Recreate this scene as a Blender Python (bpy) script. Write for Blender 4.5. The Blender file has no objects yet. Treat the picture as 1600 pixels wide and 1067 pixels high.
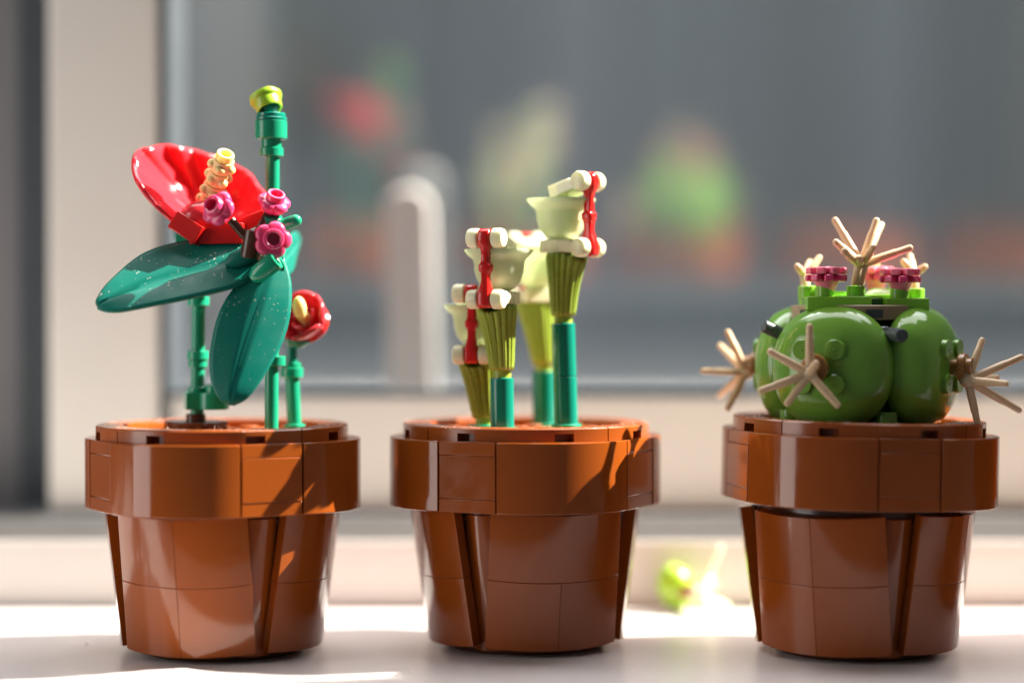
import bpy, math, random
from mathutils import Vector, Matrix, Quaternion
random.seed(7)
R = math.radians
sc = bpy.context.scene
col = sc.collection

# ------------------------------------------------------------------ camera
F, D, ZC, HOR = 3150.0, 487.0, 79.4, 500.0        # focal in photo px, distance and height in mm, horizon row
PITCH = math.atan((533.5 - HOR) / F)
cam_d = bpy.data.cameras.new('camera'); cam = bpy.data.objects.new('camera', cam_d); col.objects.link(cam)
cam.location = (0, -D * .001, ZC * .001)
cam.rotation_euler = (R(90) - PITCH, 0, 0)
cam_d.sensor_width = 36; cam_d.lens = F / 1600 * 36
cam_d.clip_start = .01; cam_d.clip_end = 50
cam_d.dof.use_dof = True; cam_d.dof.focus_distance = .473; cam_d.dof.aperture_fstop = 3.0
cam_d.dof.aperture_blades = 9
sc.camera = cam

# ------------------------------------------------------------------ light
w = bpy.data.worlds.new('World'); sc.world = w; w.use_nodes = True
bg = w.node_tree.nodes['Background']; bg.inputs[0].default_value = (.93, .96, 1, 1); bg.inputs[1].default_value = .10
def look_at(o, t):
    o.rotation_euler = (Vector(t) - o.location).to_track_quat('-Z', 'Y').to_euler()
JY = 45                           # where the side wall of the niche ends
SUN_AZ, SUN_EL = 103.5, 43          # azimuth counted from the camera's side towards the right
kd = bpy.data.lights.new('sunbeam_lamp', 'SPOT'); key = bpy.data.objects.new('sunbeam_lamp', kd); col.objects.link(key)
dv = Vector((math.sin(R(SUN_AZ)) * math.cos(R(SUN_EL)), -math.cos(R(SUN_AZ)) * math.cos(R(SUN_EL)), math.sin(R(SUN_EL))))
key.location = dv * 4.0; look_at(key, (0, 0, .05))
kd.energy = 4600; kd.color = (1, .93, .82); kd.shadow_soft_size = .014; kd.spot_size = R(26); kd.spot_blend = .1
fd = bpy.data.lights.new('room_window_lamp', 'AREA'); fil = bpy.data.objects.new('room_window_lamp', fd); col.objects.link(fil)
fil.location = (-.62, -.24, .17); look_at(fil, (0, 0, .05)); fd.shape = 'RECTANGLE'; fd.size = .27; fd.size_y = .50
fd.energy = 1.8; fd.color = (1, .96, .92)
sd_ = bpy.data.lights.new('sky_window_lamp', 'AREA'); skl = bpy.data.objects.new('sky_window_lamp', sd_); col.objects.link(skl)
skl.location = (.05, .20, .95); look_at(skl, (0, .0, .05)); sd_.shape = 'RECTANGLE'; sd_.size = 1.3; sd_.size_y = .5
sd_.energy = 12.5; sd_.color = (1, .97, .97)
od = bpy.data.lights.new('street_daylight_lamp', 'AREA'); ost = bpy.data.objects.new('street_daylight_lamp', od); col.objects.link(ost)
ost.location = (0, 1.35, 2.4); look_at(ost, (0, 2.3, .2)); od.shape = 'RECTANGLE'; od.size = 3.5; od.size_y = 1.0
od.energy = 68; od.color = (.95, .98, 1)
vs = sc.view_settings; vs.view_transform = 'Standard'; vs.look = 'None'; vs.exposure = 0; vs.gamma = 1
sc.render.engine = 'CYCLES'; sc.cycles.use_denoising = True; sc.cycles.max_bounces = 10
sc.cycles.sample_clamp_indirect = 6

# ------------------------------------------------------------------ helpers (all lengths in mm)
def V(*a): return Vector(a)
def P(px, py, y):
    """photo pixel -> world mm at depth y"""
    d = V((px - 800) / F, math.cos(PITCH) + (533.5 - py) / F * math.sin(PITCH), -math.sin(PITCH) + (533.5 - py) / F * math.cos(PITCH))
    k = (D + y) / d.y
    return V(d.x * k, y, ZC + d.z * k)
def frame(axis, up=None):
    q = Vector(axis).normalized().to_track_quat('Z', 'Y')
    return q.to_matrix()
class MB:
    def __init__(s): s.v = []; s.f = []
    def add(s, vs, fs, M=None):
        o = len(s.v)
        for p in vs:
            p = Vector(p); s.v.append(M @ p if M is not None else p)
        s.f += [tuple(i + o for i in f) for f in fs]
        return s
    def box(s, c, size, M=None):
        c = Vector(c); h = Vector(size) / 2
        vs = [c + V(sx * h.x, sy * h.y, sz * h.z) for sx in (-1, 1) for sy in (-1, 1) for sz in (-1, 1)]
        return s.add(vs, [(0, 1, 3, 2), (4, 6, 7, 5), (0, 4, 5, 1), (2, 3, 7, 6), (0, 2, 6, 4), (1, 5, 7, 3)], M)
    def lathe(s, prof, o=(0, 0, 0), axis=(0, 0, 1), n=28, mod=None, M=None):
        m = frame(axis); o = Vector(o); vs = []; fs = []; rows = []
        for (r, z) in prof:
            if r < 1e-6:
                rows.append([len(vs)] * n); vs.append(o + m @ V(0, 0, z))
            else:
                row = []
                for i in range(n):
                    a = 2 * math.pi * i / n; rr = r * (mod(a, r, z) if mod else 1)
                    row.append(len(vs)); vs.append(o + m @ V(rr * math.cos(a), rr * math.sin(a), z))
                rows.append(row)
        for A, B in zip(rows, rows[1:]):
            for i in range(n):
                j = (i + 1) % n
                q = [A[i], A[j], B[j], B[i]]; u = []
                for k in q:
                    if k not in u: u.append(k)
                if len(u) > 2: fs.append(tuple(u))
        return s.add(vs, fs, M)
    def cyl(s, p0, p1, r0, r1=None, n=24, round_end=0):
        p0, p1 = Vector(p0), Vector(p1); r1 = r0 if r1 is None else r1; L = (p1 - p0).length
        if round_end:
            pr = [(0, 0), (r0, 0)] + [(r1 * math.cos(t * math.pi / 10), L - r1 + r1 * math.sin(t * math.pi / 10)) for t in range(5)] + [(0, L)]
        else:
            b = min(.18, r0 * .2, r1 * .2, L * .2)
            pr = [(0, 0), (r0 - b, 0), (r0, b), (r1, L - b), (r1 - b, L), (0, L)]
        return s.lathe(pr, p0, p1 - p0, n)
    def ball(s, c, r, n=20, sc3=(1, 1, 1), axis=(0, 0, 1)):
        k = n // 2; m = frame(axis)
        pr = [(0 if i in (0, k) else math.sin(math.pi * i / k), -math.cos(math.pi * i / k)) for i in range(k + 1)]
        t = MB().lathe(pr, n=n)
        S = Matrix.Diagonal(V(*sc3) * r)
        return s.add([Vector(c) + m @ (S @ p) for p in t.v], t.f)
    def sector(s, r0, r1, a0, a1, z0, z1, n=14, ch=.2, M=None, c=(0, 0), flare=0):
        """curved block between two angles (radians), edges chamfered"""
        vs = []; fs = []
        prof = [(r0, z0), (r1 - ch, z0), (r1, z0 + ch), (r1, z1 - ch), (r1 - ch, z1), (r0, z1)]
        m = len(prof)
        for i in range(n + 1):
            a = a0 + (a1 - a0) * i / n
            for (r, z) in prof:
                vs.append(V(c[0] + r * math.cos(a), c[1] + r * math.sin(a), z))
        for i in range(n):
            for j in range(m):
                fs.append((i * m + j, (i + 1) * m + j, (i + 1) * m + (j + 1) % m, i * m + (j + 1) % m))
        fs.append(tuple(range(m - 1, -1, -1))); fs.append(tuple(n * m + j for j in range(m)))
        return s.add(vs, fs, M)
    def grid(s, rows):
        vs = [p for r in rows for p in r]; n = len(rows[0])
        return s.add(vs, [(i * n + j, i * n + j + 1, (i + 1) * n + j + 1, (i + 1) * n + j) for i in range(len(rows) - 1) for j in range(n - 1)])
    def build(s, name, mat, parent=None, bevel=0, solid=0, sub=0, angle=38, offset=None):
        me = bpy.data.meshes.new(name)
        og = offset if offset is not None else (ORG.get(parent.name, V(0, 0, 0)) if parent else V(0, 0, 0))
        me.from_pydata([tuple((p - og) * .001) for p in s.v], [], s.f)
        me.validate(); me.materials.append(MAT[mat]); 
        import bmesh
        b = bmesh.new(); b.from_mesh(me); bmesh.ops.recalc_face_normals(b, faces=b.faces); b.to_mesh(me); b.free()
        me.shade_smooth(); me.set_sharp_from_angle(angle=R(angle))
        o = bpy.data.objects.new(name, me); col.objects.link(o)
        if parent: o.parent = parent; ORG[o.name] = og
        if sub:
            m = o.modifiers.new('s', 'SUBSURF'); m.levels = m.render_levels = sub
        if solid:
            m = o.modifiers.new('t', 'SOLIDIFY'); m.thickness = solid * .001; m.offset = 0
        if bevel:
            m = o.modifiers.new('b', 'BEVEL'); m.width = bevel * .001; m.segments = 2; m.limit_method = 'ANGLE'; m.angle_limit = R(40); m.harden_normals = False
        return o
ORG = {}
def tag(o, label, cat, group=None):
    o['label'] = label; o['category'] = cat
    if group: o['group'] = group
    return o
def thing(name, label, cat, org, group=None, rz=0):
    o = bpy.data.objects.new(name, None); col.objects.link(o); o.empty_display_size = .005
    o.location = Vector(org) * .001; o.rotation_euler.z = rz
    ORG[o.name] = Vector(org)
    return tag(o, label, cat, group)
def spline(pts, n):
    pts = [Vector(p) for p in pts]; out = []
    m = len(pts) - 1
    for k in range(n):
        t = k / (n - 1) * m; i = min(int(t), m - 1); f = t - i
        p1, p2 = pts[i], pts[i + 1]
        p0 = pts[i - 1] if i else p1 * 2 - p2
        p3 = pts[i + 2] if i + 2 <= m else p2 * 2 - p1
        out.append(.5 * ((2 * p1) + (p2 - p0) * f + (2 * p0 - 5 * p1 + 4 * p2 - p3) * f * f + (3 * p1 - p0 - 3 * p2 + p3) * f ** 3))
    return out

# ------------------------------------------------------------------ materials
MAT = {}
def mat(name, c, rough=.22, sss=0, sss_r=(1, .5, .3), trans=0, dust=0, bump=.03, scale=1, spec=.5, metal=0, coat=0, mott=.06, rv=1.0):
    m = bpy.data.materials.new(name); m.use_nodes = True; nt = m.node_tree; N = nt.nodes; L = nt.links
    p = N['Principled BSDF']; out = N['Material Output']
    tc = N.new('ShaderNodeTexCoord')
    p.inputs['Roughness'].default_value = rough; p.inputs['Metallic'].default_value = metal
    p.inputs['Specular IOR Level'].default_value = spec; p.inputs['Coat Weight'].default_value = coat
    if sss:
        p.inputs['Subsurface Weight'].default_value = sss; p.inputs['Subsurface Radius'].default_value = sss_r
        p.inputs['Subsurface Scale'].default_value = .003
    # slight uneven colour of moulded plastic
    n1 = N.new('ShaderNodeTexNoise'); n1.inputs['Scale'].default_value = 60 * scale; n1.inputs['Detail'].default_value = 4
    L.new(tc.outputs['Object'], n1.inputs['Vector'])
    mr = N.new('ShaderNodeMapRange'); mr.inputs['To Min'].default_value = 1 - mott; mr.inputs['To Max'].default_value = 1 + mott
    L.new(n1.outputs['Fac'], mr.inputs['Value'])
    oi = N.new('ShaderNodeObjectInfo'); mo = N.new('ShaderNodeMapRange'); mo.inputs['To Min'].default_value = .93; mo.inputs['To Max'].default_value = 1.07
    L.new(oi.outputs['Random'], mo.inputs['Value'])
    mk = N.new('ShaderNodeMath'); mk.operation = 'MULTIPLY'; L.new(mr.outputs['Result'], mk.inputs[0]); L.new(mo.outputs['Result'], mk.inputs[1])
    mx = N.new('ShaderNodeVectorMath'); mx.operation = 'SCALE'; mx.inputs[0].default_value = c
    L.new(mk.outputs[0], mx.inputs['Scale'])
    colr = mx.outputs['Vector']
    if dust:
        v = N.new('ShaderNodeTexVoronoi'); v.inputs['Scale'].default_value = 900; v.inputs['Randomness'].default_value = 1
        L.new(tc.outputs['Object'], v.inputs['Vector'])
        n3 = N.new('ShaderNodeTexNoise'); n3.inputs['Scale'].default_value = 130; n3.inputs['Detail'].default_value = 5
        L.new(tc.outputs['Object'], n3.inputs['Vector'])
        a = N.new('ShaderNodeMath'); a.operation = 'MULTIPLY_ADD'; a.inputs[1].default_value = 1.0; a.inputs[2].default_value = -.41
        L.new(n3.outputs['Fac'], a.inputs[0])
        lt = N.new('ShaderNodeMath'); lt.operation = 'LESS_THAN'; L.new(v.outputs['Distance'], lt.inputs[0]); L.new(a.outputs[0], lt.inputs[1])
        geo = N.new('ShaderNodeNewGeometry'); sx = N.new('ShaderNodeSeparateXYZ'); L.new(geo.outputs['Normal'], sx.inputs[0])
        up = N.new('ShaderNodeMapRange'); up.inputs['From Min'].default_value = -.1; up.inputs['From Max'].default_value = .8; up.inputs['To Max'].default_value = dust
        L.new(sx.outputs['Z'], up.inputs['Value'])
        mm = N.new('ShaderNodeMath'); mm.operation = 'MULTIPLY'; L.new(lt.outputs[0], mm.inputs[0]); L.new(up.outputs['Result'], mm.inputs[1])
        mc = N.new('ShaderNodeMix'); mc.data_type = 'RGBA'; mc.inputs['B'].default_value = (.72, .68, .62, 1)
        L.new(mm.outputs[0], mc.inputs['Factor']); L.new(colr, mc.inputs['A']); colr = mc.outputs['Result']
    L.new(colr, p.inputs['Base Color'])
    # fingerprints and handling wear in the gloss
    n2 = N.new('ShaderNodeTexNoise'); n2.inputs['Scale'].default_value = 190 * scale; n2.inputs['Detail'].default_value = 6; n2.inputs['Roughness'].default_value = .65
    L.new(tc.outputs['Object'], n2.inputs['Vector'])
    rr = N.new('ShaderNodeMapRange'); rr.inputs['From Min'].default_value = .3; rr.inputs['From Max'].default_value = .75
    rr.inputs['To Min'].default_value = rough * (1 - .25 * rv); rr.inputs['To Max'].default_value = min(1, rough * (1 + .5 * rv))
    L.new(n2.outputs['Fac'], rr.inputs['Value']); L.new(rr.outputs['Result'], p.inputs['Roughness'])
    if bump:
        b = N.new('ShaderNodeBump'); b.inputs['Strength'].default_value = bump; b.inputs['Distance'].default_value = .0006
        L.new(n1.outputs['Fac'], b.inputs['Height']); L.new(b.outputs['Normal'], p.inputs['Normal'])
    if trans:
        t = N.new('ShaderNodeBsdfTranslucent'); L.new(colr, t.inputs['Color'])
        ms = N.new('ShaderNodeMixShader'); ms.inputs[0].default_value = trans
        L.new(p.outputs[0], ms.inputs[1]); L.new(t.outputs[0], ms.inputs[2]); L.new(ms.outputs[0], out.inputs['Surface'])
    MAT[name] = m
    return m
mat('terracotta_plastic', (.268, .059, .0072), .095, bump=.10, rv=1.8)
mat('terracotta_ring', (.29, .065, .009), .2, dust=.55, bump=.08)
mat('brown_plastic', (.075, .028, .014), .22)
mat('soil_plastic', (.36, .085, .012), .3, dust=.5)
mat('green_plastic', (.008, .29, .155), .2, sss=.1)
mat('leaf_plastic', (.002, .165, .122), .36, trans=.14, dust=.7, bump=.06, spec=.3)
mat('dark_teal_plastic', (.004, .20, .14), .14)
mat('lime_plastic', (.30, .50, .03), .25, sss=.2, sss_r=(1, 1, .3))
mat('red_plastic', (.62, .014, .012), .17, sss=.15, trans=.08)
mat('red_petal_plastic', (.75, .036, .052), .13, trans=.2, bump=.1)
mat('pink_plastic', (.68, .055, .17), .2, sss=.15)
mat('pale_pink_plastic', (.75, .17, .27), .25, sss=.25)
mat('yellow_plastic', (.88, .68, .27), .28, sss=.3, sss_r=(1, .8, .3))
mat('cream_plastic', (.78, .76, .52), .25, sss=.25, sss_r=(1, 1, .5))
mat('cup_plastic', (.78, .84, .60), .22, trans=.45, sss=0)
mat('olive_plastic', (.35, .47, .06), .26, trans=.16)
mat('cactus_plastic', (.145, .32, .042), .13, bump=.08)
mat('bright_green_plastic', (.20, .48, .035), .22, sss=.1)
mat('core_green_plastic', (.03, .16, .02), .3)
mat('tan_plastic', (.60, .44, .27), .3, sss=.15)
mat('tan_plate_plastic', (.36, .25, .15), .3)
mat('hub_plastic', (.28, .13, .035), .25)
mat('grey_plastic', (.055, .065, .07), .25)
mat('silver_plastic', (.4, .42, .45), .2, metal=.8)
mat('sill_paint', (.72, .675, .66), .27, bump=0, mott=0, rv=0)
nt = MAT['sill_paint'].node_tree; N = nt.nodes; L = nt.links          # leathery roller texture of the painted board
tc = N.new('ShaderNodeTexCoord'); mp = N.new('ShaderNodeMapping'); mp.inputs['Scale'].default_value = (.55, 1, 1)
L.new(tc.outputs['Object'], mp.inputs[0])
va = N.new('ShaderNodeTexVoronoi'); va.inputs['Scale'].default_value = 1500; va.feature = 'SMOOTH_F1'
nb = N.new('ShaderNodeTexNoise'); nb.inputs['Scale'].default_value = 1200; nb.inputs['Detail'].default_value = 6
L.new(mp.outputs[0], va.inputs[0]); L.new(mp.outputs[0], nb.inputs[0])
ad = N.new('ShaderNodeMath'); ad.operation = 'ADD'; L.new(va.outputs['Distance'], ad.inputs[0]); L.new(nb.outputs['Fac'], ad.inputs[1])
bp = N.new('ShaderNodeBump'); bp.inputs['Strength'].default_value = .15; bp.inputs['Distance'].default_value = .0002
L.new(ad.outputs[0], bp.inputs['Height']); L.new(bp.outputs[0], N['Principled BSDF'].inputs['Normal'])
mat('frame_paint', (.60, .585, .555), .4, scale=.3)
mat('lever_plastic', (.78, .72, .69), .5)
mat('pale_paint', (.56, .53, .505), .4, scale=.3)
mat('near_black', (.035, .045, .055), .6)  # for the gap strip and the strips that hide sunlit frame faces
mat('gap_shade_grey', (.15, .155, .16), .6)  # grey that stands for the shade in the gap under the frame
mat('outer_grey_paint', (.30, .29, .30), .5)
mat('reveal_plaster', (.22, .20, .185), .7)
mat('lint_fibre', (.75, .70, .64), .8, bump=0)
mat('reveal_paint', (.14, .14, .15), .6, scale=.2)
mat('outer_frame_paint', (.36, .345, .36), .5, scale=.2)
mat('far_render', (.36, .38, .40), .8, scale=.02, mott=.15)
mat('far_panel', (.30, .318, .325), .8, scale=.02, mott=.15)
mat('far_panel_pale', (.41, .415, .45), .8, scale=.02, mott=.15)
mat('far_stone', (.30, .28, .25), .8, scale=.02)
mat('far_paving', (.50, .47, .48), .8, scale=.02)
g = bpy.data.materials.new('window_glass'); g.use_nodes = True; nt = g.node_tree; N = nt.nodes; L = nt.links; MAT['window_glass'] = g
N.remove(N['Principled BSDF'])
tr = N.new('ShaderNodeBsdfTransparent'); tr.inputs[0].default_value = (.93, .95, .95, 1)
gl = N.new('ShaderNodeBsdfGlossy'); gl.inputs['Roughness'].default_value = .06
ms = N.new('ShaderNodeMixShader'); ms.inputs[0].default_value = .16
L.new(tr.outputs[0], ms.inputs[1]); L.new(gl.outputs[0], ms.inputs[2]); L.new(ms.outputs[0], N['Material Output'].inputs[0])

# ------------------------------------------------------------------ the setting
def structure(o): o['kind'] = 'structure'; return o
structure(MB().box((0, -7.5, -10), (1400, 155, 20)).build('window_sill', 'sill_paint', bevel=.6))
kb = [(70, -4), (70, 18.2), (70.3, 18.5), (71, 18.4), (95, 10.5), (95, -4)]
kv = [V(x, y, z) for x in (-700, 700) for y, z in kb]
riser = tag(MB().add(kv, [tuple(range(6)), tuple(range(11, 5, -1))] + [(i, (i + 1) % 6, 6 + (i + 1) % 6, 6 + i) for i in range(6)]).build('window_kerb', 'pale_paint'),
    'pale painted raised strip running along the back of the sill', 'window strip')
tag(MB().box((0, 112, 9), (1400, 32, 27.6)).build('gap_shade_block', 'gap_shade_grey', bevel=.5),  # block added where the gap under the frame lies in shade
    'grey block standing for the shaded gap between the raised strip and the window frame', 'shaded gap')
wf = thing('window_frame', 'beige window frame with wide upright stile and bottom rail behind the pots', 'window frame', (-119, 118, 23))
MB().box((-119.5, 118, 203), (33, 28, 360)).build('stile', 'frame_paint', wf, bevel=1.2)
MB().box((298, 108.5, 40), (801.6, 8, 34)).build('bottom_rail', 'frame_paint', wf, bevel=1.2)
MB().box((298, 124, 39.5), (801, 23, 32.6)).build('dark_backing', 'near_black', wf)  # dark backing added so the rail's sunlit back reflects dimly in the pane
MB().box((-119.5, 133.8, 203), (32.4, 3.6, 359)).build('dark_backing', 'outer_grey_paint', wf)  # grey backing added to dim the stile's back in the reflection
MB().box((298, 109.5, 57.7), (800.5, 9.4, 1.5)).build('dark_edge_strip', 'near_black', wf)  # dark strip added to keep the sunlit rail top out of the reflection
MB().box((-101.8, 119, 203), (2.4, 31, 359)).build('dark_edge_strip', 'near_black', wf)  # dark edge line, added to cover the stile's sunlit side
rv = thing('window_reveal', 'dark grey window reveal at the left of the beige frame', 'window reveal', (-200, 140, 13))
MB().box((-225, 142, 210), (150, 30, 394)).build('reveal_panel', 'reveal_paint', rv)
MB().box((-143.5, 136, 210), (12, 22, 394)).build('dark_gap_strip', 'near_black', rv)  # near-black strip filling the gap beside the frame
tag(MB().box((335, -130 + JY / 2, 330), (60, 260 + JY, 720)).build('side_reveal', 'reveal_plaster', bevel=2),
    'plastered side wall of the window niche past the row of pots', 'wall')
lever = MB()
ou = [(-8.2, 0), (8.2, 0), (8.0, 104)] + [(8.0 * math.cos(t * math.pi / 12), 104 + 7.0 * math.sin(t * math.pi / 12)) for t in range(1, 12)] + [(-8.0, 104)]
no = len(ou); lv = [V(-32.5 + x - .02 * z, y, 13 + z) for y in (186, 194) for x, z in ou]
lever.add(lv, [tuple(range(no)), tuple(range(2 * no - 1, no - 1, -1))] + [(i, (i + 1) % no, no + (i + 1) % no, no + i) for i in range(no)])
lever = lever
tag(lever.build('window_lever', 'lever_plastic', bevel=1.5), 'upright pale flat lever with rounded top standing behind the window rail', 'lever')
ol = MB().box((200, 196, 10), (900, 128, 6)); structure(ol.build('outer_ledge', 'outer_grey_paint'))
GT = -8.0                                           # lean of the outer pane
Mg = Matrix.Rotation(R(-GT), 3, 'X')
GC = V(100, 262, 15)
def tilt(mb): mb.v = [GC + Mg @ p for p in mb.v]; return mb
ow = thing('outer_window', 'inward leaning outer window with grey stile and reflecting glass pane', 'window', GC)
tilt(MB().box((60, 0, 170), (760, 4, 340))).build('glass_pane', 'window_glass', ow)
Pn = MB().box((60, 16, 170), (760, 4, 340)); Pn.v = [GC + Matrix.Rotation(R(-GT - 1.6), 3, 'X') @ p for p in Pn.v]; Pn.build('glass_pane', 'window_glass', ow)
tilt(MB().box((-238, 8, 170), (20, 28, 340))).build('stile', 'outer_frame_paint', ow, bevel=1)
tilt(MB().box((60, 8, 2), (760, 30, 16))).build('bottom_rail', 'outer_frame_paint', ow, bevel=1)
# the blurred street front
fw = thing('street_front', 'dark grey blurred building front outside the window', 'building', (0, 2600, -600))
MB().box((0, 2660, 500), (6000, 100, 2200)).build('wall', 'far_render', fw)
x = -1500; k = 0
while x < 1700:
    wd = random.uniform(70, 190); m = random.choice(['far_panel', 'far_render', 'far_panel_pale', 'far_panel'])
    MB().box((x + wd / 2, 2600, 500), (wd - 8, 30 + 12 * (k % 3), 2180)).build('panel', m, fw)
    x += wd; k += 1
MB().box((-320, 2570, 460), (120, 30, 130)).build('lamp_plate', 'far_stone', fw)
structure(MB().box((0, 1600, 4), (6000, 1900, 40)).build('pavement', 'far_paving'))

# ------------------------------------------------------------------ pots
def make_pot(org, label, yaw, ring_yaw, rim_tilt=(0, 0), rim_lift=0, single_upper=False, group=None):
    t = thing('flower_pot', label, 'toy pot', org, group, R(yaw))
    ORG[t.name] = V(0, 0, 0)
    T = 'terracotta_plastic'
    MB().lathe([(0, 0), (19, 0), (19.6, .6), (20, 3), (0, 3)], n=40).build('base', 'brown_plastic', t)
    MB().lathe([(0, 2), (19.5, 2), (21.5, 30), (24, 33), (24, 36), (0, 36)], n=40).build('core', 'brown_plastic', t)
    # four leaning curved walls of the body, each of four pieces
    rr, ha = 27.0, R(37.3); zb, zt = 1.5, 34.5; zm = zb + (zt - zb) * .5; gap = .0018
    for q in range(4):
        th = R(45 + 90 * q)
        Mlean = Matrix.Translation((0, 0, 0)) @ Matrix.Rotation(th, 4, 'Z') @ Matrix.Translation((23.9, 0, zb)) @ Matrix.Rotation(R(8.0 + random.uniform(-.5, .5)), 4, 'Y') @ Matrix.Rotation(R(random.uniform(-.3, .3)), 4, 'X') @ Matrix.Translation((-27.0, 0, 0))
        def piece(a0, a1, z0, z1):
            MB().sector(rr - 3, rr, a0 + gap, a1 - gap, z0 - zb + .025, z1 - zb - .025, 12, .09, M=Mlean).build('wall_tile', T, t, bevel=.04, angle=25)
        piece(-ha, 0, zb, zm); piece(0, ha, zb, zm)
        if single_upper: piece(-ha, ha, zm, zt - .4)
        else: piece(-ha, 0, zm, zt - .4); piece(0, ha, zm, zt - .4)
        # rounded column in the gap between two walls
        th2 = R(90 * q)
        c0 = V(math.cos(th2), math.sin(th2), 0)
        MB().cyl(c0 * 15.2 + V(0, 0, 1.6), c0 * 18.9 + V(0, 0, 34.2), 5.9, 6.2, 28).build('column', T, t)
    # rim: flat bricks and round corner bricks
    z0, z1 = 34.5 + rim_lift, 51.1 + rim_lift
    Mt = Matrix.Translation((0, 0, z0)) @ Matrix.Rotation(R(-yaw), 4, 'Z') @ Matrix.Rotation(R(rim_tilt[0]), 4, 'X') @ Matrix.Rotation(R(rim_tilt[1]), 4, 'Y') @ Matrix.Rotation(R(yaw), 4, 'Z') @ Matrix.Translation((0, 0, -z0)) @ Matrix.Diagonal((.957, .957, 1, 1))
    for q in range(4):
        A = Mt @ Matrix.Rotation(R(90 * q), 4, 'Z')
        for (a, b) in ((z0, z0 + 3.15), (z0 + 3.2, z1 - 3.25), (z1 - 3.2, z1)):
            MB().box((28 + random.uniform(-.09, .09), random.uniform(-.06, .06), (a + b) / 2), (8, 15.5, b - a), M=A).build('rim_brick', T, t, bevel=.16)
        MB().sector(16, 24.0, R(.35), R(89.65), z0, z1, 18, .16, M=A, c=(8.05 + random.uniform(-.08, .08), 8.05 + random.uniform(-.08, .08))).build('rim_corner', T, t, bevel=.12, angle=25)
    # ring plate with small notches
    ya = R(ring_yaw - yaw)
    for q in range(4):
        b = MB(); a0 = ya + R(90 * q + 22.5) ; nh = .078
        aq = [a0 + R(.3), a0 + R(22.5) - nh, a0 + R(22.5) + nh, a0 + R(67.5) - nh, a0 + R(67.5) + nh, a0 + R(89.7)]
        def prof(notch): return [(24.5, z1 + .02), (28.6, z1 + .02)] + ([(28.6, z1 + 1.9)] if notch else [(28.6, z1 + .021)]) + [(31.5, z1 + (1.9 if notch else .02)), (31.5, z1 + 2.9), (31.2, z1 + 3.2), (24.8, z1 + 3.2), (24.5, z1 + 2.9)]
        for s in range(5):
            nn = 2 if s % 2 else 8; pr = prof(s % 2 == 1); m = len(pr); vs = []; fs = []
            for i in range(nn + 1):
                a = aq[s] + (aq[s + 1] - aq[s]) * i / nn
                vs += [V(r * math.cos(a), r * math.sin(a), z) for r, z in pr]
            for i in range(nn):
                for j in range(m): fs.append((i * m + j, (i + 1) * m + j, (i + 1) * m + (j + 1) % m, i * m + (j + 1) % m))
            fs.append(tuple(range(m - 1, -1, -1))); fs.append(tuple(nn * m + j for j in range(m)))
            b.add(vs, fs, M=Mt)
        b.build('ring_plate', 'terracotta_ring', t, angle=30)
    so = MB().lathe([(0, z1 - 3), (24.4, z1 - 3), (24.4, z1 + .4), (24.2, z1 + .6), (0, z1 + .6)], n=48); so.v = [Mt @ p for p in so.v]
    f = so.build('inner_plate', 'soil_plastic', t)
    st = MB()
    for ix in range(-3, 3):
        for iy in range(-3, 3):
            c = V(ix * 8 + 4, iy * 8 + 4, 0)
            if c.length < 21: st.lathe([(0, z1 + .6), (2.4, z1 + .6), (2.4, z1 + 1.7), (2.2, z1 + 1.9), (0, z1 + 1.9)], c, n=18)
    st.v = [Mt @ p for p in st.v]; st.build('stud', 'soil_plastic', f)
    lint = MB(); rl = random.Random(int(org[0] * 10))
    for i in range(150):
        a = rl.uniform(0, 2 * math.pi); r = rl.choice((rl.uniform(25, 31), rl.uniform(30.6, 31.3))); p = V(r * math.cos(a), r * math.sin(a), z1 + 3.16)
        L_ = rl.uniform(.25, 1.1); d = V(rl.gauss(0, 1), rl.gauss(0, 1), rl.uniform(.05, .9)).normalized(); e = V(rl.gauss(0, 1), rl.gauss(0, 1), rl.gauss(0, .4)) * .35
        pp = [p, p + d * L_ * .5 + e * L_ * .3, p + d * L_ + e * L_ * .9]
        for u, v in zip(pp, pp[1:]): lint.lathe([(.022, 0), (.02, (v - u).length)], u, v - u, 4)
    lint.v = [Mt @ p for p in lint.v]
    lo = lint.build('lint', 'lint_fibre', t); lo['kind'] = 'stuff'
    return t
PX = [(-69.9, 0), (3.4, 9), (83.3, 0)]
make_pot((PX[0][0], PX[0][1], 0), 'glossy terracotta toy brick pot holding the red flower and green leaves', -60.5, 22.5)
make_pot((PX[1][0], PX[1][1], 0), 'glossy terracotta toy brick pot holding the four pitcher blooms', -117, 17, single_upper=True)
make_pot((PX[2][0], PX[2][1], 0), 'terracotta toy brick pot with a gap under its tilted rim, holding the cactus', -77, 22.5, rim_tilt=(0, 1.3), rim_lift=1.5)
make_pot((166, 2, 0), 'terracotta toy brick pot without a plant beside the cactus pot', -50, 22.5)
make_pot((240, 4, 0), 'terracotta toy brick pot without a plant at the end of the row', -80, 22.5)

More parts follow.
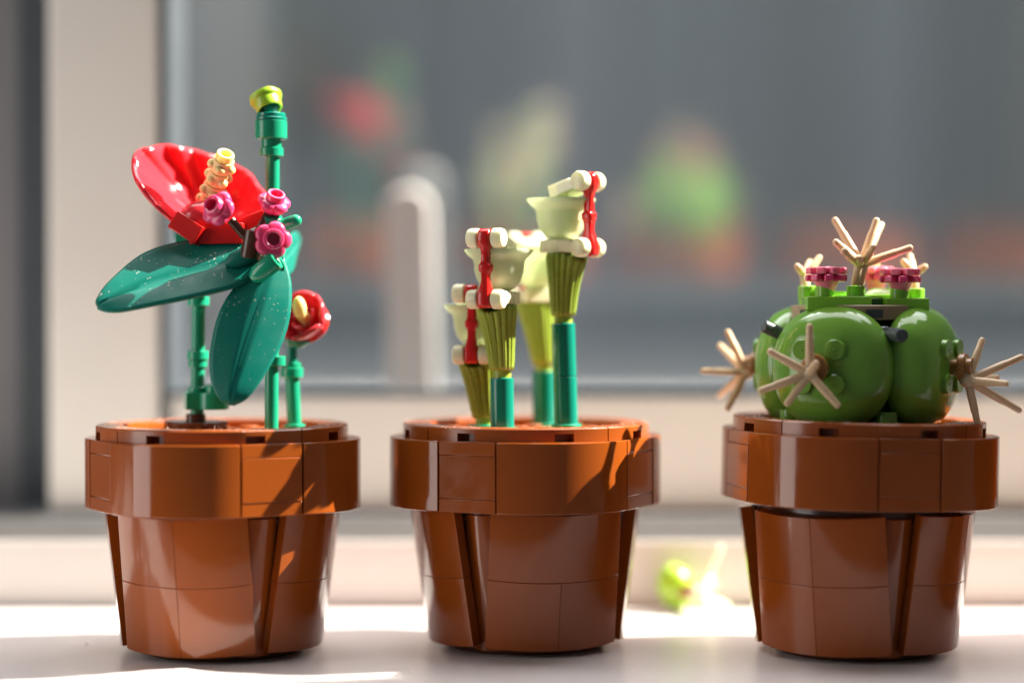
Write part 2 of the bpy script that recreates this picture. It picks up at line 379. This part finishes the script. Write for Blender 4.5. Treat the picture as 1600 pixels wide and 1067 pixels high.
# ------------------------------------------------------------------ shared plant pieces
def blossom(c, ax, r, m, parent, petals=5):
    """round toy blossom: petals and an open stud"""
    c = Vector(c); ax = Vector(ax).normalized(); fm = frame(ax)
    b = MB().lathe([(0, -r * .66), (r * .36, -r * .64), (r * .62, -r * .46), (r * .84, -r * .22), (r * .95, r * .0), (r * .93, r * .18), (r * .80, r * .31), (r * .62, r * .33), (0, r * .2)], c, ax, 60,
        mod=lambda a, rr, z: 1 + .13 * (rr / r) ** 2 * (abs(math.cos(petals * a / 2)) ** .7 * 2 - 1.2))
    o = b.build('blossom', m, parent, angle=50)
    MB().lathe([(r * .35, r * -.25), (r * .36, r * .68), (r * .41, r * .73), (r * .52, r * .72), (r * .57, r * .64), (r * .58, 0)], c, ax, 24).build('stud', m, o)
    MB().lathe([(0, r * .14), (r * .37, r * .14)], c, ax, 24).build('stud_floor', m, o)
    return o
def leaf(Lp, Mp, Rp, parent, n=34, groove=.5, th=.85, camber=.22):
    l, m, r = spline([P(*p) for p in Lp], n), spline([P(*p) for p in Mp], n), spline([P(*p) for p in Rp], n)
    rows = []
    for i in range(n):
        row = []
        nor = (l[i] - r[i]).cross(m[min(i + 1, n - 1)] - m[max(i - 1, 0)])
        nor = nor.normalized() if nor.length > 1e-6 else V(0, -1, 0)
        if nor.y > 0: nor = -nor
        k = math.sin(math.pi * min(1, max(0, i / (n - 1)))) ** .6
        for j in range(-8, 9):
            v = j / 8; e = l[i] if v < 0 else r[i]
            p = m[i].lerp(e, abs(v))
            p = p + nor * camber * k * 4 * abs(v) * (1 - abs(v)) * .5
            if j == 0: p = p - nor * groove * k
            row.append(p)
        rows.append(row)
    return MB().grid(rows).build('leaf', 'leaf_plastic', parent, solid=th, angle=60)

# ------------------------------------------------------------------ red flower plants in the first pot
ZR = 51.6
# --- stem with the big red flower
f1 = thing('red_flower', 'large open red flower with knobbly yellow centre on a short jointed green stem', 'toy flower', P(306, 668, 4).xy.to_3d() + V(0, 0, ZR))
yA = 4
MB().lathe([(0, ZR), (7.6, ZR), (7.8, ZR + .3), (7.8, ZR + 3.0), (7.6, ZR + 3.2), (2.4, ZR + 3.2), (2.4, ZR + 4.8), (2.2, ZR + 5), (0, ZR + 5)], P(306, 668, yA).xy.to_3d(), n=36).build('round_base', 'brown_plastic', f1)
def seg(name, m, parent, px, y0, y1, r, yd, px1=None, r1=None, n=24):
    a, b = P(px, y0, yd), P(px1 or px, y1, yd)
    return MB().cyl(a, b, r, r1, n).build(name, m, parent)
seg('stem', 'green_plastic', f1, 308, 652, 380, 1.65, yA, 312)
seg('collar', 'green_plastic', f1, 310, 478, 463, 2.65, yA)
seg('collar', 'green_plastic', f1, 309.5, 562, 548, 2.65, yA)
seg('collar', 'green_plastic', f1, 309, 574, 562.2, 2.3, yA)
a, b = P(298, 626, yA), P(337, 626, yA)
pl = MB(); pl.box((a + V(2.4, 0, 0)), (7.6, 7.6, 4.1), M=None); pl.v = [a + Matrix.Rotation(R(14), 3, 'Z') @ (p - a) for p in pl.v]
pl.build('clip_plate', 'green_plastic', f1, bevel=.15)
MB().cyl(b + V(-.4, -1, -2.05), b + V(-.4, -1, 2.03), 3.75).build('clip_plate', 'green_plastic', f1)
MB().cyl(b + V(0, -1, 2), b + V(0, -1, 3.8), 2.4).build('stud', 'green_plastic', f1)
seg('stud', 'green_plastic', f1, 309, 613, 604, 2.4, yA)
# scalloped shell petal
def petal_shell():
    rim = [(276, 352, -8), (240, 318, -12), (213, 282, -11), (207, 250, -6), (214, 234, 0), (242, 226, 6), (275, 227, 9), (310, 236, 11), (342, 244, 12), (376, 262, 10), (404, 288, 5), (420, 318, -2), (424, 344, -8)]
    n, m = 92, 22
    rp = spline([P(*p) for p in rim], n); c = P(332, 352, -2); rows = []
    for i, e in enumerate(rp):
        row = []; t = i / (n - 1)
        for j in range(m):
            u = j / (m - 1)
            p = c.lerp(e, u)
            back = 9.5 * math.sin(math.pi * min(1, u * .97)) * math.sin(math.pi * t) ** .5
            rib = 1.2 * u * math.cos(t * 2 * math.pi * 9) * math.sin(math.pi * t) ** .4
            p = p + V(0, 1, -.25) * (back) + V(0, 1, 0) * rib
            if u > .9: p = p + (e - c).normalized() * (.30 * math.cos(t * 2 * math.pi * 9)) * (u - .9) * 10
            row.append(p)
        rows.append(row)
    return MB().grid(rows).build('shell_petal', 'red_petal_plastic', f1, solid=1.0, angle=60)
petal_shell()
hb = MB()
c = P(345, 366, -7); hb.box((0, 0, 0), (13, 9, 5)); hb.v = [c + Matrix.Rotation(R(-8), 3, 'Z') @ p for p in hb.v]
hb.build('hinge_brick', 'red_plastic', f1, bevel=.25)
hb = MB(); c = P(300, 360, -8); hb.box((0, 0, 0), (8, 8, 4.6)); Mh = Matrix.Rotation(R(32), 3, 'Y') @ Matrix.Rotation(R(-18), 3, 'Z')
hb.v = [c + Mh @ p for p in hb.v]; hb.build('hinge_brick', 'red_plastic', f1, bevel=.25)
hb = MB(); c = P(388, 350, -6); hb.box((0, 0, 0), (10, 7, 3.2)); Mh = Matrix.Rotation(R(-22), 3, 'Y'); hb.v = [c + Mh @ p for p in hb.v]
hb.build('hinge_brick', 'red_plastic', f1, bevel=.25)
MB().ball(P(316, 340, -7), 5.4, 24, (1, .9, .75)).build('dome', 'red_petal_plastic', f1)
MB().box(P(318, 378, 0), (12, 10, 3.2)).build('hinge_plate', 'green_plastic', f1, bevel=.2)
# pistil
p0, p1 = P(326, 322, -2), P(351, 246, -10); ax = (p1 - p0).normalized(); fm = frame(ax); Lp = (p1 - p0).length
for k in range(4):
    c = p0 + ax * Lp * (k / 4 + .08)
    b = MB().lathe([(0, -1.6), (2.3, -1.6), (2.75, -.2), (2.5, 1.9), (0, 1.9)], c, ax, 22)
    for q in range(5):
        a = 2 * math.pi * q / 5 + k * .55
        b.ball(c + (fm @ V(math.cos(a), math.sin(a), 0)) * 2.3 + ax * .1, 1.3, 16, (1, 1, .9), ax)
    b.build('pistil_bead', 'yellow_plastic', f1, angle=55)
MB().lathe([(0, -.3), (1.25, -.3), (1.3, .9), (1.55, 1.1), (2.0, 1.05), (2.15, .8), (2.15, -1.5)], p1 + ax * .1, ax, 24).build('pistil_tip', 'yellow_plastic', f1)

# --- tall stem with bud, leaves and pink blossoms
f2 = thing('leafy_stem', 'tall green stem with two broad leaves, pink blossoms and a lime bud on top', 'toy plant', P(424, 672, 0).xy.to_3d() + V(0, 0, ZR))
yB = -2
seg('stem', 'green_plastic', f2, 424, 677, 243, 1.66, yB, 426)
seg('collar', 'green_plastic', f2, 424, 245, 231, 2.9, yB)
seg('collar', 'green_plastic', f2, 424, 231.3, 217, 2.45, yB)
seg('cap', 'green_plastic', f2, 423.5, 218, 189, 3.85, yB, n=36)
seg('cap', 'dark_teal_plastic', f2, 423.5, 188.6, 184, 3.82, yB, n=36)
seg('cap', 'dark_teal_plastic', f2, 423.5, 184, 177, 3.5, yB, n=36)
seg('collar', 'green_plastic', f2, 430, 572, 556, 2.5, yB)
MB().ball(P(421, 168, yB), 2.2, 24).build('ball', 'dark_teal_plastic', f2)
bc = P(418, 162, yB); bax = V(-.34, .42, .82).normalized()
MB().lathe([(2.5, -1.9), (3.0, -2.0), (3.2, -1.7), (3.3, .5), (3.8, .8), (4.0, 1.3), (3.9, 2.1), (3.5, 2.3), (0, 2.4)], bc, bax, 32, mod=lambda a, r, z: 1 + (.035 * math.cos(5 * a) if z > 1.3 else 0)).build('bud', 'lime_plastic', f2, solid=0)
MB().lathe([(2.5, -1.9), (2.55, .2), (1.5, 1.6), (0, 1.8)], bc, bax, 32).build('bud_socket', 'bright_green_plastic', f2)
leaf([(398, 386, -12), (350, 376, -9), (290, 378, -8), (225, 397, -11), (172, 440, -17), (152, 468, -20), (153, 480, -21)],
     [(408, 400, -14), (350, 413, -15), (290, 430, -16), (225, 448, -18), (180, 464, -20), (160, 474, -21), (153.5, 481, -21)],
     [(412, 416, -17), (372, 446, -20), (305, 464, -22), (240, 477, -23), (188, 487, -23), (162, 487, -22), (154, 482, -21)], f2)
leaf([(408, 412, -16), (378, 436, -18), (346, 482, -20), (330, 540, -22), (330, 592, -24), (343, 622, -25), (360, 632, -25)],
     [(430, 418, -17), (414, 446, -19), (400, 486, -21), (385, 530, -23), (370, 580, -25), (362, 612, -26), (362, 632.4, -25.5)],
     [(442, 400, -15), (454, 440, -16), (454, 484, -18), (443, 530, -20), (416, 582, -23), (388, 620, -25), (364, 632, -25)], f2)
leaf([(436, 400, -8), (448, 372, 6), (460, 362, 16), (466, 368, 22)],
     [(440, 412, -8), (452, 392, 6), (463, 380, 16), (467, 372, 22)],
     [(444, 432, -8), (456, 424, 4), (462, 400, 14), (468, 376, 22)], f2, n=20)
leaf([(420, 405, -2), (360, 372, 8), (300, 352, 16), (273, 362, 20)],
     [(420, 412, -2), (360, 385, 8), (300, 366, 15), (274, 368, 20)],
     [(420, 420, -2), (360, 400, 8), (300, 384, 15), (276, 376, 20)], f2, n=20)
a, b = P(427, 410, -20.5), P(392, 437, -19.5); d = (b - a)
MB().lathe([(0, 1.5), (1.25, 1.5), (1.3, -.9), (1.6, -1.1), (2.2, -1), (2.35, -.6), (2.2, d.length - 2), (1.2, d.length - .4), (0, d.length)], a, d, 26).build('leaf_clip', 'green_plastic', f2)
a, b = P(392, 398, -16), P(352, 414, -16.5); d = b - a
MB().lathe([(0, -1), (2.2, -1), (2.4, -.6), (2.1, d.length - 2), (.8, d.length), (0, d.length)], a, d, 26).build('leaf_clip', 'leaf_plastic', f2)
MB().cyl(P(424, 392, yB), P(424, 420, -17), 3.2).build('leaf_joint', 'green_plastic', f2)
# brown branch and blossoms
a, b = P(390, 404, -17), P(397, 362, -17); d = b - a
br = MB().lathe([(0, 0), (2.2, 0), (2.35, .3), (2.3, d.length), (1.5, d.length), (1.45, d.length - 3), (0, d.length - 3)], a, d, 26)
br.cyl(P(388, 375, -17), P(360, 343, -18), 1.05); br.cyl(P(402, 366, -16), P(420, 332, -15), 1.05); br.cyl(P(402, 378, -18), P(426, 378, -19), 1.2)
br.build('branch', 'brown_plastic', f2)
tb = MB().cyl(P(424, 358, -13), P(471, 342, -14), 1.5, 1.5, 24, round_end=1); tb.cyl(P(424, 352, -14), P(426, 337, -15), 2.3)
tb.build('twig', 'green_plastic', f2)
tb = MB().cyl(P(428, 372, -18), P(430, 345, -14), 1.5); tb.build('twig', 'green_plastic', f2)
blossom(P(342, 327, -18), (-.45, -.75, .30), 4.2, 'pink_plastic', f2)
blossom(P(428, 318, -15), (.28, -.50, .75), 3.9, 'pink_plastic', f2)
blossom(P(426, 375, -20), (.20, -.95, .05), 4.3, 'pink_plastic', f2)

# --- small red rose
f3 = thing('small_rose', 'small red rose with pale yellow centre on a short green stem', 'toy flower', P(459, 672, 6).xy.to_3d() + V(0, 0, ZR))
yC = 6
seg('round_base', 'green_plastic', f3, 460, 674, 662, 2.6, yC)
seg('stem', 'green_plastic', f3, 460, 664, 582, 1.75, yC, 456)
seg('collar', 'green_plastic', f3, 456, 590, 574, 2.8, yC)
seg('collar', 'green_plastic', f3, 455.5, 574.2, 566, 2.25, yC)
seg('stem', 'dark_teal_plastic', f3, 456, 568, 536, 1.3, yC)
MB().lathe([(0, -1.4), (1.6, -1.4), (3.3, .1), (3.4, .5), (0, .6)], P(464, 535, yC), (.1, 0, 1), 28).build('calyx', 'dark_teal_plastic', f3)
rc = P(478, 500, yC); rax = V(-.42, -.75, .42).normalized(); fm = frame(rax)
def rose_petal(r, a0, a1, z0, z1, open_, name='petal'):
    rows = []
    for i in range(13):
        a = a0 + (a1 - a0) * i / 12; row = []
        e = math.sin(math.pi * i / 12) ** .5
        for j in range(8):
            u = j / 7; z = z0 + (z1 - z0) * u * (.75 + .25 * e)
            rr = r * (.35 + .65 * math.sin(min(1, u * 1.15) * math.pi / 2)) * (1 + open_ * u * u)
            row.append(rc + fm @ V(rr * math.cos(a), rr * math.sin(a), z))
        rows.append(row)
    MB().grid(rows).build(name, 'red_petal_plastic', f3, solid=.8, angle=60)
for k in range(4):
    a = k * math.pi / 2 + .5
    rose_petal(5.6, a - .78, a + .78, -4.2, 3.4, .10)
for k in range(3):
    a = k * 2.09 + .2
    rose_petal(3.1, a - .95, a + .95, -3, 2.0, -.05)
MB().lathe([(0, -4.6), (4, -4), (5.2, -2.4), (4.6, -1), (0, -.6)], rc, rax, 28).build('cup', 'red_plastic', f3)
cc = rc + fm @ V(-1.2, 0, 0)
MB().ball(P(468, 481, yC - 6), 2.9, 20, (.58, .58, 1), (-.12, -.3, 1)).build('pistil', 'yellow_plastic', f3)
MB().cyl(P(468, 488, yC - 5), rc - rax * 3, 1.4).build('pistil', 'yellow_plastic', f3)

# ------------------------------------------------------------------ pitcher blooms in the second pot
ZP = 51.7
def pitcher(label, base, stem_top, tube_top, yd, yaw, k=1.0, seam=None, stem=True, du=0):
    """base/stem_top/tube_top: photo pixels of the axis; yaw: where the red arm points (deg, 0 = right, -90 = to camera)"""
    b0, s1, t1 = P(*base, yd), P(*stem_top, yd), P(*tube_top, yd)
    t = thing('pitcher_bloom', label, 'toy plant', V(b0.x, b0.y, ZP), 'pitcher blooms in the middle pot')
    MB().cyl(V(b0.x, b0.y, ZP), V(b0.x, b0.y, b0.z + 1.4), 3.65, n=32).build('round_base', 'green_plastic', t)
    if stem:
        if seam:
            sm = b0.lerp(s1, seam)
            MB().cyl(b0, sm - V(0, 0, .03), 2.85, n=32).build('stem', 'dark_teal_plastic', t); MB().cyl(sm + V(0, 0, .03), s1, 2.85, n=32).build('stem', 'dark_teal_plastic', t)
        else: MB().cyl(b0, s1, 2.85, n=32).build('stem', 'dark_teal_plastic', t)
    MB().cyl(s1 - V(0, 0, .6), s1 + V(0, 0, 2.2), 2.25 * k).build('neck', 'olive_plastic', t)
    a = R(yaw); d = V(math.cos(a), math.sin(a), 0); sd = V(-d.y, d.x, 0)
    # ribbed flaring tube
    z0 = s1.z + 1.8; H = t1.z - z0; n = 198; rows = []
    for j in range(15):
        u = j / 14; c = V(s1.x, s1.y, 0).lerp(V(t1.x, t1.y, 0), u) + d * 1.1 * u * u
        r = (2.55 + 1.75 * u ** 1.6) * k; row = []
        for i in range(n + 1):
            q = 2 * math.pi * i / n; cs = math.cos(q)
            rr = r * (1 + .11 * math.cos(18 * q) * min(1, 6 * u + .1) * min(1, 12 * (1 - u) + .2)) * (1 + .10 * u * max(0, cs))
            z = z0 + H * u - (1.9 * u ** 3) * max(0, cs) ** 3
            row.append(c + d * rr * cs + sd * rr * math.sin(q) + V(0, 0, z))
        rows.append(row)
    MB().grid(rows).build('ribbed_tube', 'olive_plastic', t, solid=.7, angle=70)
    T = V(t1.x, t1.y, t1.z)
    MB().cyl(T - V(0, 0, 5) - d * .6, T + V(0, 0, .1) - d * .6, 2.6 * k).build('tube_core', 'core_green_plastic', t)
    off = 7.6 * k
    def bracket(zc, dz, tilt_, bl=9.4, bo=.6):
        c = T + V(0, 0, zc)
        Mr = Matrix((tuple(d), tuple(sd), (0, 0, 1))).transposed()
        b = MB().box((bo, 0, 0), (bl * k, 8.0 * k, 3.2 * k)); b.v = [c + Mr @ (Matrix.Rotation(R(-tilt_), 3, 'Y') @ p) for p in b.v]
        o = b.build('hinge_plate', 'cream_plastic', t, bevel=.25)
        kc = c + d * off + V(0, 0, dz)
        for s in (-1, 1):
            p = kc + sd * s * 1.75 * k; q = kc + sd * s * 4.75 * k; r = 2.35 * k; W = 3.0 * k
            MB().lathe([(0, 0), (r - .3, 0), (r, .3), (r, W - .9), (r - .25, W - .3), (r - .8, W), (0, W)], p, sd * s, 28).build('knuckle', 'cream_plastic', o)
            bb = MB().box((0, 0, 0), (off - 1.5, 2.7 * k, 2.6 * k)); mid = (c + kc) / 2 + d * .8
            bb.v = [mid + sd * s * 3.15 * k + Mr @ (Matrix.Rotation(-math.atan2(dz, off), 3, 'Y') @ p) for p in bb.v]
            bb.build('hinge_lug', 'cream_plastic', o, bevel=.3)
        return kc
    k0 = bracket(1.6 * k, -.4, 0)
    k1 = bracket(13.4 * k + du, 2.2 * k, 16, 6.6, 2.0)
    # cup
    c = T + V(0, 0, 3.2 * k) - d * .4
    cp = [(0, 0), (2.4, 0), (4.0, .8), (5.2, 2.4), (5.9, 4.6), (6.1, 6.8), (6.35, 7.6), (7.4, 8.5), (8.35, 9.7), (8.25, 10.0), (7.0, 9.3), (5.7, 8.5), (5.4, 6.6), (5.0, 4.4), (4.2, 2.6), (3.2, 1.5), (0, 1.0)]
    MB().lathe([(r * k, z * k) for r, z in cp], c, (0, 0, 1), 40).build('cup', 'cup_plastic', t, angle=60)
    MB().cyl(c + V(0, 0, 1.0), c + V(0, 0, 9.6 * k), 2.6 * k).build('cup_stud', 'bright_green_plastic', t)
    # red jointed arm
    ad = (k1 - k0); L_ = ad.length; fz = ad.normalized(); fy = d - fz * d.dot(fz); fy.normalize(); fx = fz.cross(fy)
    Ma = Matrix((tuple(fx), tuple(fy), tuple(fz))).transposed()
    prof = [(-2.1, 1.35, 1.2), (-1.7, 1.5, 2.0), (0, 1.55, 2.3), (1.6, 1.5, 2.0), (3.0, 1.25, 1.35), (4.4, .95, 1.0), (6.2, 1.0, 1.05), (6.7, 1.5, 1.4), (8.1, 1.55, 1.5), (8.6, 1.1, 1.1), (L_ - 4.2, .95, 1.0), (L_ - 2.6, 1.1, 1.3), (L_ - 1.8, 1.45, 1.9), (L_, 1.55, 2.3), (L_ + 1.6, 1.5, 2.0), (L_ + 2.2, 1.3, 1.1)]
    vs = []; fs = []; m = 12
    for (z, wx, wy) in prof:
        for i in range(m):
            q = 2 * math.pi * (i + .5) / m
            cx, cy = math.cos(q), math.sin(q)
            sx = math.copysign(abs(cx) ** .36, cx); sy = math.copysign(abs(cy) ** .36, cy)
            vs.append(k0 + Ma @ V(wx * sx * k, wy * sy * k + .3, z))
    for j in range(len(prof) - 1):
        for i in range(m): fs.append((j * m + i, j * m + (i + 1) % m, (j + 1) * m + (i + 1) % m, (j + 1) * m + i))
    fs += [tuple(range(m - 1, -1, -1)), tuple((len(prof) - 1) * m + i for i in range(m))]
    MB().add(vs, fs).build('jointed_arm', 'red_plastic', t, bevel=.25, angle=40)
    return t
pitcher('tallest green and cream pitcher bloom with red arm, on a two-piece teal stem', (885, 671), (880, 505), (879, 396), 2, -38, seam=.5, du=1.5)
pitcher('mid-height pitcher bloom with red arm in front of its cup, on a teal stem', (785, 676), (784, 590), (779, 476), -4, -112)
pitcher('shortest pitcher bloom with red arm, its ribbed tube set straight on the base', (754, 672), (757, 664), (747, 561), 6, -100, k=1.0, stem=False, du=.3)
pitcher('pitcher bloom turned away behind the tallest one, red arm hidden', (850, 670), (849, 580), (838, 472), 26, 112)

# ------------------------------------------------------------------ cactus
ZK = 52.6
CX, CY = PX[2]
ck = thing('cactus', 'round green toy cactus with tan spines and pink flowers on top', 'toy plant', (CX, CY, ZK))
CZ = 68.3
MB().lathe([(0, ZK - .8), (12, ZK - .8), (12.5, 60), (12.5, 70), (11, 80), (0, 80)], (CX, CY, 0), n=24).build('core', 'core_green_plastic', ck)  # dark green so the gaps between the shells look shaded
def star(hub, tips, r=.95, stem=None, name='spine_star', mt='tan_plastic', hr=1.9):
    b = MB().ball(hub, hr, 18)
    if stem is not None: b.cyl(stem, hub, hr * .85, hr * .95)
    o = b.build(name, mt, ck, angle=60)
    for tp in tips:
        d = (tp - hub); L_ = d.length; n_ = d.normalized()
        sp = MB().lathe([(0, 0), (r * 1.08, 0), (r * 1.04, L_ * .66), (r * .9, L_ * .68), (r * .86, L_ - .7), (r * .6, L_ - .2), (0, L_)], hub, n_, 16)
        sp.build('spine', mt, o, angle=50)
    return o
def ring_dir(az): return V(math.sin(R(az)), -math.cos(R(az)), 0)
for q, az in enumerate((-31, 59, 149, 239)):
    d = ring_dir(az); sd = V(-d.y, d.x, 0); C0 = V(CX, CY, CZ)
    Mr = Matrix((tuple(sd), (0, 0, 1), tuple(d))).transposed()          # local z points outward
    rows = []; n = 56
    pr = [(9.5, 11.2), (12.2, 11.3), (13.9, 12.2), (14.7, 13.8), (14.9, 15.6), (14.5, 17.6), (13.4, 19.7), (11.6, 21.5), (9.2, 22.8), (6.4, 23.5), (3.2, 23.8), (.01, 23.9)]
    for (r, z) in pr:
        row = []
        for i in range(n + 1):
            a = 2 * math.pi * i / n; sq = (abs(math.cos(a)) ** 2.2 + abs(math.sin(a)) ** 2.2) ** (-1 / 2.2)
            rr = r * (sq if r > 5 else 1) * 1.01
            row.append(C0 + Mr @ V(rr * math.cos(a) * .99, rr * math.sin(a) * (.97 if math.sin(a) > 0 else 1.0), z))
        rows.append(row)
    sh = MB().grid(rows).build('shell', 'cactus_plastic', ck, sub=1, angle=70)
    for sx in (-1, 1):
        for sy in (-1, 1):
            p = C0 + Mr @ V(sx * 4, sy * 4 + .2, 22.2)
            st_ = MB().cyl(p, p + d * 2.3, 2.4, n=26); st_.ball(p + d * 2.3, .28, 10); st_.build('stud', 'cactus_plastic', sh)
    if q == 2: continue
    hp = C0 + Mr @ V(0, 0, 23.2)
    hb = MB().lathe([(0, 0), (1.9, 0), (1.9, 2.2), (3.2, 2.5), (3.4, 3.2), (3.2, 4.0), (2.2, 4.3), (2.2, 5.6), (0, 5.6)], hp, d, 24).build('hub', 'hub_plastic', sh)
# side stars, tips read from the photograph at the depth of each hub
def pts(l): return [P(*t) for t in l]
hub1 = V(CX, CY, CZ) + ring_dir(-31) * 28.6
hub1 = P(1265, 584, hub1.y)
star(hub1, pts([(1265, 505, hub1.y - 2), (1199, 547, hub1.y - 2), (1184, 612, hub1.y - 3), (1227, 634, hub1.y - 3), (1312, 637, hub1.y - 4), (1276, 566, hub1.y - 8)]), .92, V(CX, CY, CZ) + ring_dir(-31) * 25)
hub2 = P(1512, 594, V(0, CY + ring_dir(59).y * 28.6, 0).y)
star(hub2, pts([(1536, 527, hub2.y + 2), (1600, 556, hub2.y + 1), (1576, 600, hub2.y - 7), (1596, 643, hub2.y + 1), (1529, 668, hub2.y), (1560, 590, hub2.y + 8)]), .92, V(CX, CY, CZ) + ring_dir(59) * 25)
hub3 = P(1166, 582, CY + ring_dir(239).y * 28.6)
star(hub3, pts([(1135, 515, hub3.y - 1), (1123, 538, hub3.y + 8), (1094, 579, hub3.y - 3), (1135, 642, hub3.y - 2), (1122, 620, hub3.y + 8)]), .92, V(CX, CY, CZ) + ring_dir(239) * 25)
# top plates
ZT = 83.1
tp = thing
MB().sector(6, 15.8, R(0), R(360), 79.4, 82.9, 48, .2, c=(CX, CY)).build('tan_plate', 'tan_plate_plastic', ck, angle=30)
for az in (5, 62, -58):
    d = ring_dir(az); c_ = V(CX, CY, 80.9) + d * 15.0; bb = MB().box((0, 0, 0), (4.0, 2.2, 1.9)); bb.v = [c_ + Matrix.Rotation(R(az), 3, 'Z') @ p for p in bb.v]
    bb.build('notch', 'grey_plastic', ck)  # dark block added to stand for a shaded recess in the plate
def plate(pxl, pxr, py0, py1, yd, depth, m, nm='top_plate', rz=0):
    a, b = P(pxl, py1, yd), P(pxr, py1, yd); h = P(pxl, py0, yd).z - a.z
    o = MB().box(V((a.x + b.x) / 2, yd + depth / 2, a.z + h / 2), (b.x - a.x, depth, h))
    c = V((a.x + b.x) / 2, yd + depth / 2, 0); o.v = [c + Matrix.Rotation(R(rz), 3, 'Z') @ (p - c) for p in o.v]
    return o.build(nm, m, ck, bevel=.25)
plate(1264, 1364, 463, 484, -14, 14, 'bright_green_plastic', rz=-3)
plate(1381, 1450, 466, 489, -12, 16, 'bright_green_plastic', rz=3)
plate(1362, 1382, 466, 486, -9, 20, 'core_green_plastic')
MB().lathe([(0, 83), (7.6, 83), (7.6, 86.2), (0, 86.2)], P(1266, 480, 4).xy.to_3d() + V(4.8, 0, 0), n=30).build('top_plate', 'bright_green_plastic', ck)
MB().box((CX, CY + 4, 84.2), (24, 16, 2.6)).build('top_plate', 'bright_green_plastic', ck, bevel=.2)
for (px, py, yd) in ((1261, 458, -2), (1289, 456, -10), (1337, 458, -8), (1405, 460, -8), (1430, 462, -2), (1375, 462, 4)):
    a = P(px, py + 10, yd); MB().cyl(a, a + V(0, 0, 3.3), 2.2).build('stud', 'bright_green_plastic', ck)
def rosette(c, r=5.0):
    for k, (dz, ro) in enumerate(((0, 0), (1.75, .35))):
        b = MB(); b.lathe([(0, dz - .5), (r * .5, dz - .5), (r * .5, dz + 1.3), (0, dz + 1.3)], c, (0, 0, 1), 24)
        for i in range(8):
            a = 2 * math.pi * i / 8 + ro
            e = MB().box((r * .66, 0, dz + .35), (r * .62, r * .44, 1.6)); b.add([Vector(c) + Matrix.Rotation(a, 3, 'Z') @ p for p in e.v], e.f)
        o = b.build('rosette', 'pale_pink_plastic' if k else 'pink_plastic', ck, bevel=.35, angle=40)
    MB().lathe([(0, -2.6), (2.0, -2.6), (2.4, -1.6), (r * .62, -.4), (0, -.3)], c, (0, 0, 1), 20).build('rosette_base', 'pale_pink_plastic', ck)
rosette(P(1291, 437, -10)); rosette(P(1406, 439, -8)); rosette(P(1368, 436, 10), 4.4)
th = P(1346, 414, -6)
star(th, pts([(1302, 340, -3), (1371, 340, -6), (1378, 348, 2), (1427, 386, -8), (1303, 376, -12), (1316, 391, -14), (1341, 402, -11), (1366, 384, -12)]), .98, P(1337, 458, -8), hr=1.75)
sb = P(1258, 432, 2); star(sb, pts([(1243, 413, 0), (1283, 399, 3), (1266, 407, 8)]), .9, P(1259, 455, 0), hr=1.3)
sb = P(1428, 430, 2); star(sb, pts([(1409, 405, 1), (1421, 396, 5), (1449, 414, 1)]), .9, P(1429, 458, 0), hr=1.3)
sb = P(1362, 425, 12); star(sb, pts([(1372, 408, 12), (1352, 410, 14), (1366, 405, 18)]), .9, P(1362, 455, 12), hr=1.3, mt='yellow_plastic')
MB().ball(P(1375, 462, 2), 3, 18, (1.3, 1, .5)).build('pebble_cap', 'cup_plastic', ck)
# grey pins between the shells
for az, z_, rr in ((14, 75.8, 25.5), (-76, 78.0, 24), (104, 78.6, 23)):
    d = ring_dir(az); d2 = (d + V(0, 0, -.05 if az == 14 else .42)).normalized(); e = V(CX, CY, z_) + d * rr
    MB().cyl(e - d2 * 9, e, 1.6).build('pin', 'grey_plastic', ck)
MB().box(P(1379, 518, -15), (2.6, 3, 2.4)).build('clip', 'silver_plastic', ck, bevel=.3)
for az in (14, -76, 104):
    d = ring_dir(az)
    MB().cyl(V(CX, CY, ZK - .3) + d * 17, V(CX, CY, 58) + d * 17, 2.6).build('foot', 'cactus_plastic', ck)

# ------------------------------------------------------------------ small sprout lying on the sill
sp = thing('fallen_sprout', 'small lime ball with a brown stud and cream spines lying on the sill', 'toy piece', (P(1056, 940, 62).x, 62, 0))
MB().ball(P(1056, 917, 62), 5.6, 24, (.9, .9, 1.15), (-.3, 0, 1)).build('ball', 'lime_plastic', sp)
MB().cyl(P(1064, 925, 59), P(1084, 923, 57), 2.0).build('stud', 'hub_plastic', sp)
b = MB().ball(P(1090, 928, 56), 2.4, 16); b.build('spine_hub', 'cream_plastic', sp)
h_ = P(1090, 928, 56)
for tpx in ((1127, 852, 58), (1118, 912, 50), (1140, 948, 56), (1108, 948, 46), (1112, 900, 64)):
    MB().cyl(h_, P(*tpx), 1.0, .8, 14, round_end=1).build('spine', 'cream_plastic', sp)

# dust on the sill
du = MB(); rl = random.Random(3)
for i in range(70):
    p = V(rl.uniform(-125, 125), rl.uniform(-48, 60), 0); r = rl.uniform(.07, .2) if rl.random() < .93 else rl.uniform(.25, .4)
    du.ball(p + V(0, 0, r * .5), r, 6, (1, rl.uniform(.5, 1.4), .7))
do = du.build('sill_dust', 'lint_fibre'); do['kind'] = 'stuff'; do['label'] = 'fine pale dust specks scattered on the painted sill'; do['category'] = 'dust'
